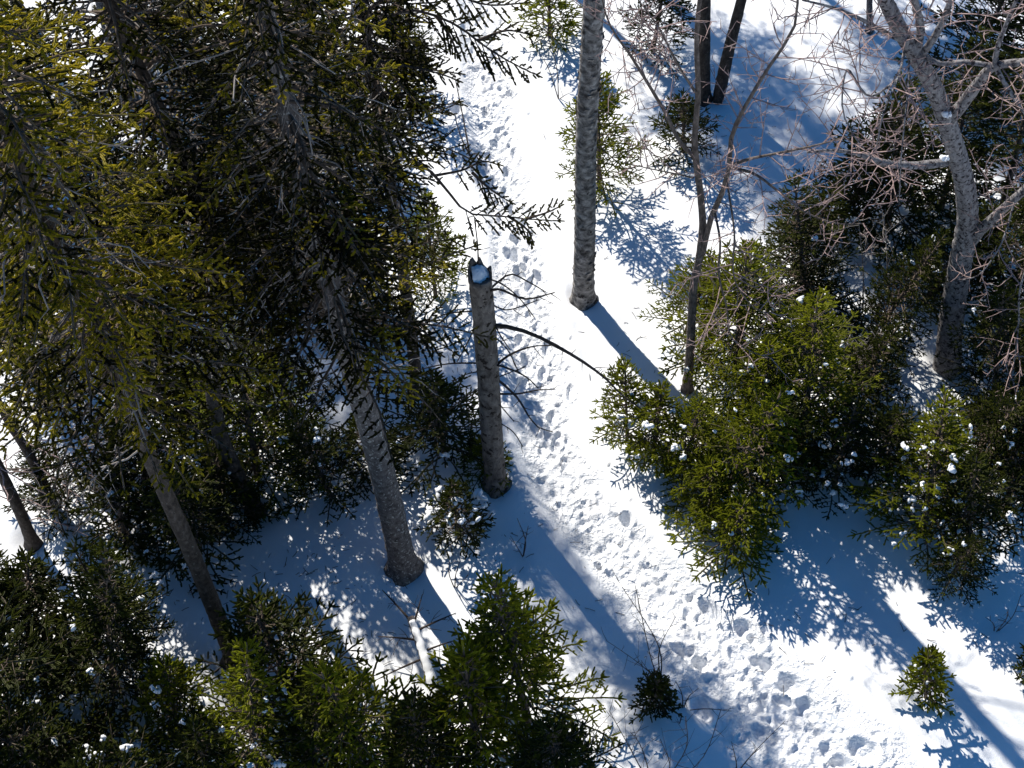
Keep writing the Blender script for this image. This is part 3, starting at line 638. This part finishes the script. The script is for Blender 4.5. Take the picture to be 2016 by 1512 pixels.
for k, (line, dy, r0) in enumerate([
    ([(965, 640), (1010, 645), (1070, 668), (1120, 695), (1180, 735), (1240, 790), (1262, 805)], [0, -.05, -.1, -.15, -.2, -.25, -.3], 0.021),
    ([(975, 720), (1010, 695), (1050, 682), (1085, 680)], [0, -.05, -.08, -.12], 0.012),
    ([(955, 575), (985, 570), (1030, 588), (1092, 576)], [0, -.1, -.2, -.25], 0.013),
    ([(955, 580), (975, 560), (1004, 540), (1040, 555), (1075, 575)], [0, .1, .15, .15, .15], 0.010),
    ([(950, 545), (990, 560), (1025, 590), (1052, 625)], [0, -.1, -.2, -.3], 0.008),
    ([(965, 715), (1000, 725), (1040, 745), (1060, 765)], [0, -.1, -.2, -.25], 0.011),
    ([(972, 740), (1020, 785), (1045, 825), (1058, 840), (1088, 850)], [0, -.1, -.2, -.25, -.3], 0.013),
    ([(975, 775), (1020, 775), (1060, 768), (1092, 766)], [0, 0, 0, 0], 0.011),
    ([(978, 790), (995, 810), (1012, 830)], [0, -.1, -.15], 0.006),
    ([(948, 715), (900, 715), (870, 718), (815, 730)], [0, .1, .15, .2], 0.009),
    ([(948, 730), (915, 738), (890, 752)], [0, -.05, -.1], 0.006),
    ([(940, 635), (915, 685), (900, 712)], [0, -.1, -.15], 0.007),
    ([(938, 612), (880, 618), (840, 635)], [0, .1, .2], 0.007),
    ([(942, 520), (940, 480), (934, 430)], [.05, .1, .15], 0.007),
    ([(972, 635), (985, 660), (1005, 690)], [0, -.15, -.25], 0.007),
    ([(968, 600), (1000, 610), (1035, 600), (1060, 590)], [0, .05, .1, .1], 0.006),
    ([(970, 660), (1000, 690), (1020, 730)], [0, -.2, -.3], 0.006),
    ([(975, 745), (1000, 735), (1035, 722)], [0, .05, .1], 0.006),
    ([(945, 660), (905, 650), (870, 640)], [0, .1, .1], 0.006),
    ([(948, 760), (905, 790), (880, 810)], [0, -.1, -.1], 0.006),
    ([(980, 830), (1010, 850), (1030, 880)], [0, -.1, -.2], 0.006)]):
    p = smooth_path([P(x, y, b[1] + d) - b for (x, y), d in zip(line, dy)], 12); A = Acc(); r = np.random.default_rng(80 + k)
    tube(A, p, np.linspace(r0, 0.0045, 12), 6, 0.12, r); twigs(A, p, r, 0.16 if r0 < 0.02 else 0.2, 0.0045, 0.1 if r0 > 0.01 else 0.14, 1, 0.6, 0.0, 0.3)
    put('branch', A.mesh('branch', 'twig_dark'), o)

# ---------------------------------------------------------------- birch
b, pts = trunk_points([(1148, 590), (1152, 430), (1155, 250), (1165, 80), (1175, -80)], 7.0)
o = thing('birch_tree', 'straight birch trunk with pale peeling bark beside the trail', 'tree', b); HUMPS.extend([(b[0], b[1], 0.17, -0.1), (b[0] - 0.05, b[1] + 0.05, 0.4, 0.05)])
me, q = trunk_mesh(pts, 0.108, 0.07, 'birch_bark', 91, 20, 0.12, 0.03, 0.035); put('trunk', me, o)
A = Acc(); r = np.random.default_rng(92)
for i in range(150):   # curls of loose bark
    z = r.uniform(0.1, 5); p = path_at(q, z); an = r.uniform(0, 6.28); d = np.array([math.cos(an), math.sin(an), 0]); t = np.array([-d[1], d[0], 0]); w = r.uniform(0.015, 0.04); h = r.uniform(0.012, 0.04); R_ = 0.108 - 0.038 * z / 7
    A.add([p + d * R_ * 0.99 - t * w, p + d * R_ * 0.99 + t * w, p + d * (R_ + r.uniform(.006, .018)) + t * w * .8 + [0, 0, h], p + d * (R_ + r.uniform(.006, .018)) - t * w * .8 + [0, 0, h]], [[0, 1, 2], [0, 2, 3]])
put('peeling_bark', A.mesh('peeling_bark', 'birch_bark'), o)
for k in range(6):
    r = np.random.default_rng(95 + k); z = 4.3 + 0.45 * k; pa = arc(path_at(q, z), r.uniform(-0.6, 0.5) + (3.1 if k % 3 == 2 else 0), 0.5, 0.0, 1.5, 8, r, 0.12); A = Acc()
    tube(A, pa, np.linspace(0.018, 0.005, 8), 5); twigs(A, pa, r, 0.5, 0.0045, 0.16, 2, 0.5, 0.05)
    put('branch', A.mesh('branch', 'twig_red'), o)

# ---------------------------------------------------------------- bare trees
def limbs(o, b, lines, mat, tmat, seed, tl=0.6, tr=0.0055, step=0.13, depth=2, up=0.2):
    for k, (line, dy, r0, r1) in enumerate(lines):
        r = np.random.default_rng(seed + k)
        p = smooth_path([P(x, y, b[1] + d) - b for (x, y), d in zip(line, dy)], 18); A = Acc(); tube(A, p, np.linspace(r0, r1, 18), 9, 0.06, r)
        c = put('branch', A.mesh('branch', mat, True), o); A = Acc(); twigs(A, p, r, tl, tr, step, depth, 0.55, up, 0.25 if r0 < 0.04 else 0.3)
        put('twigs', A.mesh('twigs', tmat), c)
# slim forked sapling
b, pts = trunk_points([(1353, 765), (1358, 700), (1362, 620), (1366, 560), (1378, 500), (1383, 450), (1380, 390), (1372, 330), (1368, 290), (1374, 190), (1372, 60), (1385, -60)])
o = thing('bare_sapling', 'slim crooked sapling forking in two, bare twigs spread over the shaded snow', 'tree', b)
me, q = trunk_mesh(pts, 0.047, 0.014, 'sapling_bark', 101, 12, 0.15, 0.04, 0.04); put('trunk', me, o)
limbs(o, b, [
    ([(1383, 500), (1400, 430), (1425, 370), (1436, 325), (1440, 270), (1475, 195), (1515, 130), (1565, 50), (1570, -40)], [0, -.1, -.2, -.3, -.35, -.4, -.4, -.4, -.4], 0.028, 0.008),
    ([(1368, 310), (1345, 288), (1310, 222), (1285, 180), (1247, 118), (1195, 35), (1180, -30)], [0, 0, 0, -.1, -.2, -.3, -.3], 0.018, 0.005),
    ([(1436, 325), (1480, 312), (1540, 300), (1610, 285), (1680, 265)], [-.3, -.35, -.4, -.5, -.6], 0.014, 0.004),
    ([(1440, 330), (1490, 345), (1530, 375), (1590, 420), (1650, 440), (1700, 440)], [-.3, -.5, -.6, -.7, -.8, -.9], 0.013, 0.004),
    ([(1408, 420), (1418, 480), (1415, 540), (1430, 600), (1445, 670), (1485, 695), (1520, 705)], [-.2, -.5, -.6, -.7, -.8, -.9, -.9], 0.011, 0.004),
    ([(1430, 350), (1445, 450), (1450, 560), (1500, 615), (1545, 605)], [-.3, -.6, -.8, -.9, -1.], 0.009, 0.003),
    ([(1375, 190), (1330, 120), (1300, 60), (1250, -10)], [0, -.1, -.2, -.3], 0.012, 0.004),
    ([(1365, 350), (1320, 340), (1270, 330), (1230, 320)], [0, -.1, -.1, -.1], 0.008, 0.003)], 'sapling_bark', 'twig_red', 110, 0.62, 0.006, 0.075, 3)
# the maple
b, pts = trunk_points([(1866, 722), (1872, 640), (1890, 520), (1905, 430), (1900, 370), (1880, 290), (1862, 232), (1835, 165), (1800, 105), (1765, 45), (1725, -40)], None, [0, 0, -.02, -.05, -.1, -.15, -.2, -.25, -.3, -.35, -.4])
o = thing('bare_maple', 'big leafless maple with rough grey bark and a tangle of pinkish twigs', 'tree', b); HUMPS.extend([(b[0], b[1], 0.17, -0.1), (b[0] - 0.05, b[1] + 0.05, 0.4, 0.05)])
me, q = trunk_mesh(pts, 0.125, 0.05, 'maple_bark', 121, 20, 0.1, 0.03, 0.045); put('trunk', me, o)
limbs(o, b, [
    ([(1866, 240), (1895, 205), (1925, 165), (1958, 130), (2020, 120), (2090, 95)], [-.2, -.25, -.3, -.4, -.5, -.6], 0.055, 0.02),
    ([(1958, 130), (1985, 175), (2020, 225), (2060, 270)], [-.4, -.5, -.6, -.6], 0.02, 0.008),
    ([(1958, 130), (1962, 100), (1980, 50), (2005, -10)], [-.4, -.4, -.45, -.5], 0.022, 0.012),
    ([(1958, 130), (1900, 122), (1850, 125), (1815, 105)], [-.4, -.35, -.32, -.3], 0.02, 0.018),
    ([(1864, 320), (1800, 326), (1738, 320), (1685, 302), (1640, 296), (1590, 300)], [-.12, -.2, -.3, -.4, -.5, -.6], 0.04, 0.008),
    ([(1890, 505), (1925, 460), (1960, 425), (2005, 385), (2060, 330)], [0, -.1, -.2, -.3, -.4], 0.055, 0.03),
    ([(1803, 110), (1812, 60), (1798, -10)], [-.3, -.35, -.4], 0.035, 0.025),
    ([(1808, 115), (1835, 80), (1865, 20), (1880, -30)], [-.3, -.35, -.4, -.45], 0.03, 0.02),
    ([(1795, 90), (1740, 62), (1690, 35), (1640, 15), (1580, 0)], [-.3, -.4, -.5, -.6, -.7], 0.022, 0.007),
    ([(1775, 150), (1715, 190), (1665, 140), (1662, 230), (1690, 280), (1720, 310)], [-.3, -.6, -.8, -.9, -1., -1.], 0.010, 0.004),
    ([(1780, 100), (1765, 160), (1740, 220), (1725, 290)], [-.3, -.8, -1., -1.1], 0.010, 0.004),
    ([(1790, 110), (1785, 200), (1775, 300), (1770, 400)], [-.3, -.9, -1.1, -1.2], 0.009, 0.003),
    ([(2040, 480), (2010, 560), (2005, 640), (1995, 720), (1985, 760)], [-.5, -.7, -.8, -.9, -.9], 0.010, 0.004),
    ([(2000, 390), (1960, 500), (1920, 545), (1890, 552)], [-.3, -.6, -.7, -.7], 0.009, 0.004)], 'maple_bark', 'twig_red', 130, 0.6, 0.0064, 0.085, 3, 0.12)
for x, y, dy in ((1862, 226, -.32), (1858, 312, -.25)):
    c = put('snow_clump', CLUMPS[0], o); c.location = Vector(P(x, y, b[1] + dy) - b)
# the pair of dark stems
b, pts = trunk_points([(1386, 195), (1386, 100), (1388, -20)], 5.0)
o = thing('forked_trunk', 'two dark trunks rising in a V from one foot in the far shaded snow', 'tree', b)
me, q = trunk_mesh(pts, 0.075, 0.04, 'dark_bark', 151, 14, 0.1); put('trunk', me, o)
p2 = np.array([P(1412, 205, b[1] - 0.02) - b, P(1430, 120, b[1]) - b, P(1462, -10, b[1]) - b, P(1500, -180, b[1]) - b]); me, q = trunk_mesh(p2, 0.075, 0.04, 'dark_bark', 152, 14, -0.3); put('trunk', me, o)
b, pts = trunk_points([(1712, 62), (1712, 0), (1714, -60)], 4.0)
o = thing('thin_trunk', 'thin grey trunk standing in bright snow left of the maple stems', 'tree', b)
me, q = trunk_mesh(pts, 0.038, 0.02, 'spruce_bark', 155, 10); put('trunk', me, o)

# ---------------------------------------------------------------- the snowy log and its dead bough
b = G(862, 1392); e = G(808, 1215, 0.25) - b
o = thing('snowy_log', 'fallen log topped with bright snow lying among bottom spruces', 'log', b)
A = Acc(); r = np.random.default_rng(3); p = smooth_path([[0, 0, 0.05], e * 0.5 + [0.01, 0, 0.06], e], 30); tube(A, p, np.linspace(0.05, 0.032, 30), 12, 0.06, r)
put('trunk', A.mesh('trunk', 'spruce_bark', True), o)
A = Acc(); p2 = p[1:-2] + np.array([0.0, 0.005, 0.03]); tube(A, p2, np.linspace(0.052, 0.03, len(p2)) * (0.85 + 0.25 * r.random(len(p2))), 9, 0.1, r); put('snow_ridge', A.mesh('snow_ridge', 'clump', True), o)
for k, (t, dx, dy, dz, L) in enumerate(((0.75, -1, .1, .1, .35), (0.9, .3, .8, .8, .3), (0.85, .9, .3, .4, .4), (0.55, -1, -.5, .1, .45), (0.6, .9, .3, .2, .3), (0.95, -.6, .6, .3, .4))):
    A = Acc(); r = np.random.default_rng(20 + k); s_ = p[int(t * 29)]; d = unit(np.array([dx, dy, dz])); pa = np.array([s_ + d * L * u + [0, 0, -0.1 * u * u * L] for u in np.linspace(0, 1, 6)])
    tube(A, pa, np.linspace(0.012, 0.004, 6), 5); twigs(A, pa, r, 0.2, 0.004, 0.08, 2); put('branch', A.mesh('branch', 'twig_dark'), o)
b = G(745, 1205); r = np.random.default_rng(9); S = Shoots(); W = Acc()
o = thing('rusty_bough', 'dead rust-brown spruce bough hung over the snowy log top', 'branch', b)
for y, dx in ((1232, 70), (1250, 62), (1222, 55)):
    bough(S, W, smooth_path([P(805, 1235, b[1]) - b + [0, -.2, 0.05], P(770, y, b[1]) - b + [0, -.1, .05], P(805 - dx, y - 14, b[1]) - b], 8), r, 0.1, 0.05, 0.012, 0.06, 0.4, 0.15, 0.4, 0.1, 0.008)
A = Acc(); S.build(A, 7, r); put('branch', W.mesh('branch', 'twig_dark'), o); put('needles', A.mesh('needles', 'rust'), o)

# ---------------------------------------------------------------- leafless shrubs in the snow
def shrub(base, tips, label, seed, mat='twig_dark', r0=0.006, tl=0.25, step=0.12, depth=1, name='bare_shrub'):
    b = G(*base); o = thing(name, label, 'shrub', b); r = np.random.default_rng(seed)
    for (x, y, dy) in tips:
        t = P(x, y, b[1] + dy) - b; m = t * 0.5 + r.normal(0, 0.04, 3) * np.linalg.norm(t); A = Acc()
        p = smooth_path([[0, 0, -0.05], m, t], 10); tube(A, p, np.linspace(r0, r0 * 0.4, 10), 4, cap=False); twigs(A, p, r, tl, r0 * 0.45, step, depth, 0.5, 0.1, 0.35)
        put('stem', A.mesh('stem', mat), o)
shrub((1302, 1340), [(1215, 1140, -.1), (1250, 1150, 0), (1262, 1300, -.3), (1195, 1262, -.2), (1330, 1215, .1)], 'tall bare twigs rising from the knee-high bush', 201)
shrub((1030, 1092), [(1018, 1020, 0), (1040, 1035, 0), (1005, 1055, -.1)], 'single bare twig standing in the blue trunk shadow', 202, tl=0.12)
shrub((895, 1155), [(905, 1105, 0), (885, 1100, 0), (925, 1130, -.1)], 'short bare twigs poking up beyond the big bottom spruce', 203, tl=0.12)
shrub((1960, 1245), [(1940, 1215, 0), (2010, 1170, .1), (1985, 1200, -.1)], 'forked bare twig in the blue shade at the right edge', 204, tl=0.1)
shrub((1290, 1560), [(1240, 1440, 0), (1350, 1410, 0), (1420, 1395, .1), (1300, 1455, -.1), (1200, 1400, 0), (1180, 1480, 0)], 'bare dark twigs crossing the bottom edge of the trunk shadow', 205, tl=0.3)
shrub((1345, 1395), [(1330, 1340, 0), (1375, 1355, 0), (1440, 1400, -.2), (1335, 1420, -.3)], 'wiry twig arching right of the knee-high bush', 206, tl=0.15)
shrub((1450, 1520), [(1440, 1460, 0), (1545, 1420, .2), (1500, 1470, 0)], 'thin twig leaning over the trail at the bottom', 207, tl=0.12)
shrub((740, 830), [(745, 720, 0), (770, 755, 0), (725, 770, 0)], 'bare twig in dappled snow between thick and thin trunk', 208, tl=0.15)
shrub((230, 930), [(150, 740, 0), (90, 800, 0), (180, 860, -.2), (280, 800, 0), (60, 900, 0), (120, 700, 0)], 'reddish bare shrub tangled over the bright snow on the left', 209, 'twig_red', 0.008, 0.38, 0.07, 3)
shrub((90, 690), [(10, 520, 0), (60, 480, 0), (130, 540, 0), (30, 600, -.2), (0, 640, -.2), (150, 600, 0)], 'grey tangle of dead stems at the left edge under the boughs', 217, 'twig_grey', 0.009, 0.4, 0.08, 3)
shrub((130, 1060), [(40, 900, 0), (110, 880, 0), (190, 900, 0), (20, 960, -.2), (220, 960, -.2)], 'grey brush between the corner spruce and the thin left trunks', 218, 'twig_grey', 0.008, 0.35, 0.08, 3)
shrub((330, 990), [(180, 860, -.3), (220, 900, -.3), (160, 930, -.4), (250, 870, 0), (310, 880, 0)], 'pinkish twigs reaching left from the leaning dark trunk', 210, 'twig_red', 0.008, 0.3, 0.08, 2)
shrub((395, 1200), [(372, 1150, .2), (310, 1205, 0), (275, 1228, -.1)], 'fallen dead twig on dappled snow left of the leaning trunk foot', 211, 'twig_red', 0.009, 0.15, 0.12)
shrub((1150, 1500), [(1050, 1470, -.2), (1090, 1440, 0), (1180, 1430, 0), (1130, 1400, 0)], 'grey tangle of dead twigs right below the big bottom spruce', 212, 'twig_grey', 0.008, 0.3, 0.08, 2)
shrub((925, 300), [(893, 140, 0), (896, 230, 0), (945, 305, -.2)], 'thin bent stem standing in bright snow at the upper trail', 213, 'sapling_bark', 0.011, 0.1, 0.2)
shrub((1690, 800), [(1665, 640, 0), (1695, 690, 0), (1720, 760, 0), (1640, 700, 0), (1730, 650, 0)], 'leafless brush left of the maple foot', 214, 'twig_grey', 0.008, 0.35, 0.08, 2)
shrub((1700, 620), [(1690, 430, 0), (1740, 420, 0), (1650, 480, 0)], 'grey brush between the dark spruces left of the maple', 215, 'twig_grey', 0.008, 0.4, 0.08, 2)
shrub((1100, 190), [(1050, 90, 0), (1075, 60, 0), (1130, 180, 0)], 'thin twigs left of the birch near the trail top', 216, tl=0.15)

ground = make_ground()
# needles, bark scraps and broken twigs dropped on the snow under the trees
A = Acc(); rl = np.random.default_rng(77)
for px, py, n in ((700, 1130, 60), (860, 1130, 40), (620, 1180, 60), (400, 1180, 60), (1000, 1000, 40), (1120, 620, 30), (880, 680, 50), (1350, 250, 50), (1450, 330, 40), (1850, 1150, 40), (1250, 1130, 30), (1350, 700, 40), (100, 900, 60), (1600, 1250, 25)):
    for _ in range(n):
        c = G(px + rl.normal(0, 110), py + rl.normal(0, 70)); z = float(rough_ground(np.array([c[0]]), np.array([c[1]]))[0]) + 0.012
        an = rl.uniform(0, 6.28); l = rl.uniform(0.008, 0.05); d = np.array([math.cos(an), math.sin(an), rl.normal(0, 0.1)]); p = np.array([c[0], c[1], z])
        tube(A, np.array([p - d * l, p + rl.normal(0, 0.004, 3), p + d * l]), 0.0028, 3, cap=False)
put('forest_litter', A.mesh('forest_litter', 'twig_dark'), None, 'dark needles and broken twigs scattered on the snow', 'litter', None, 'stuff')
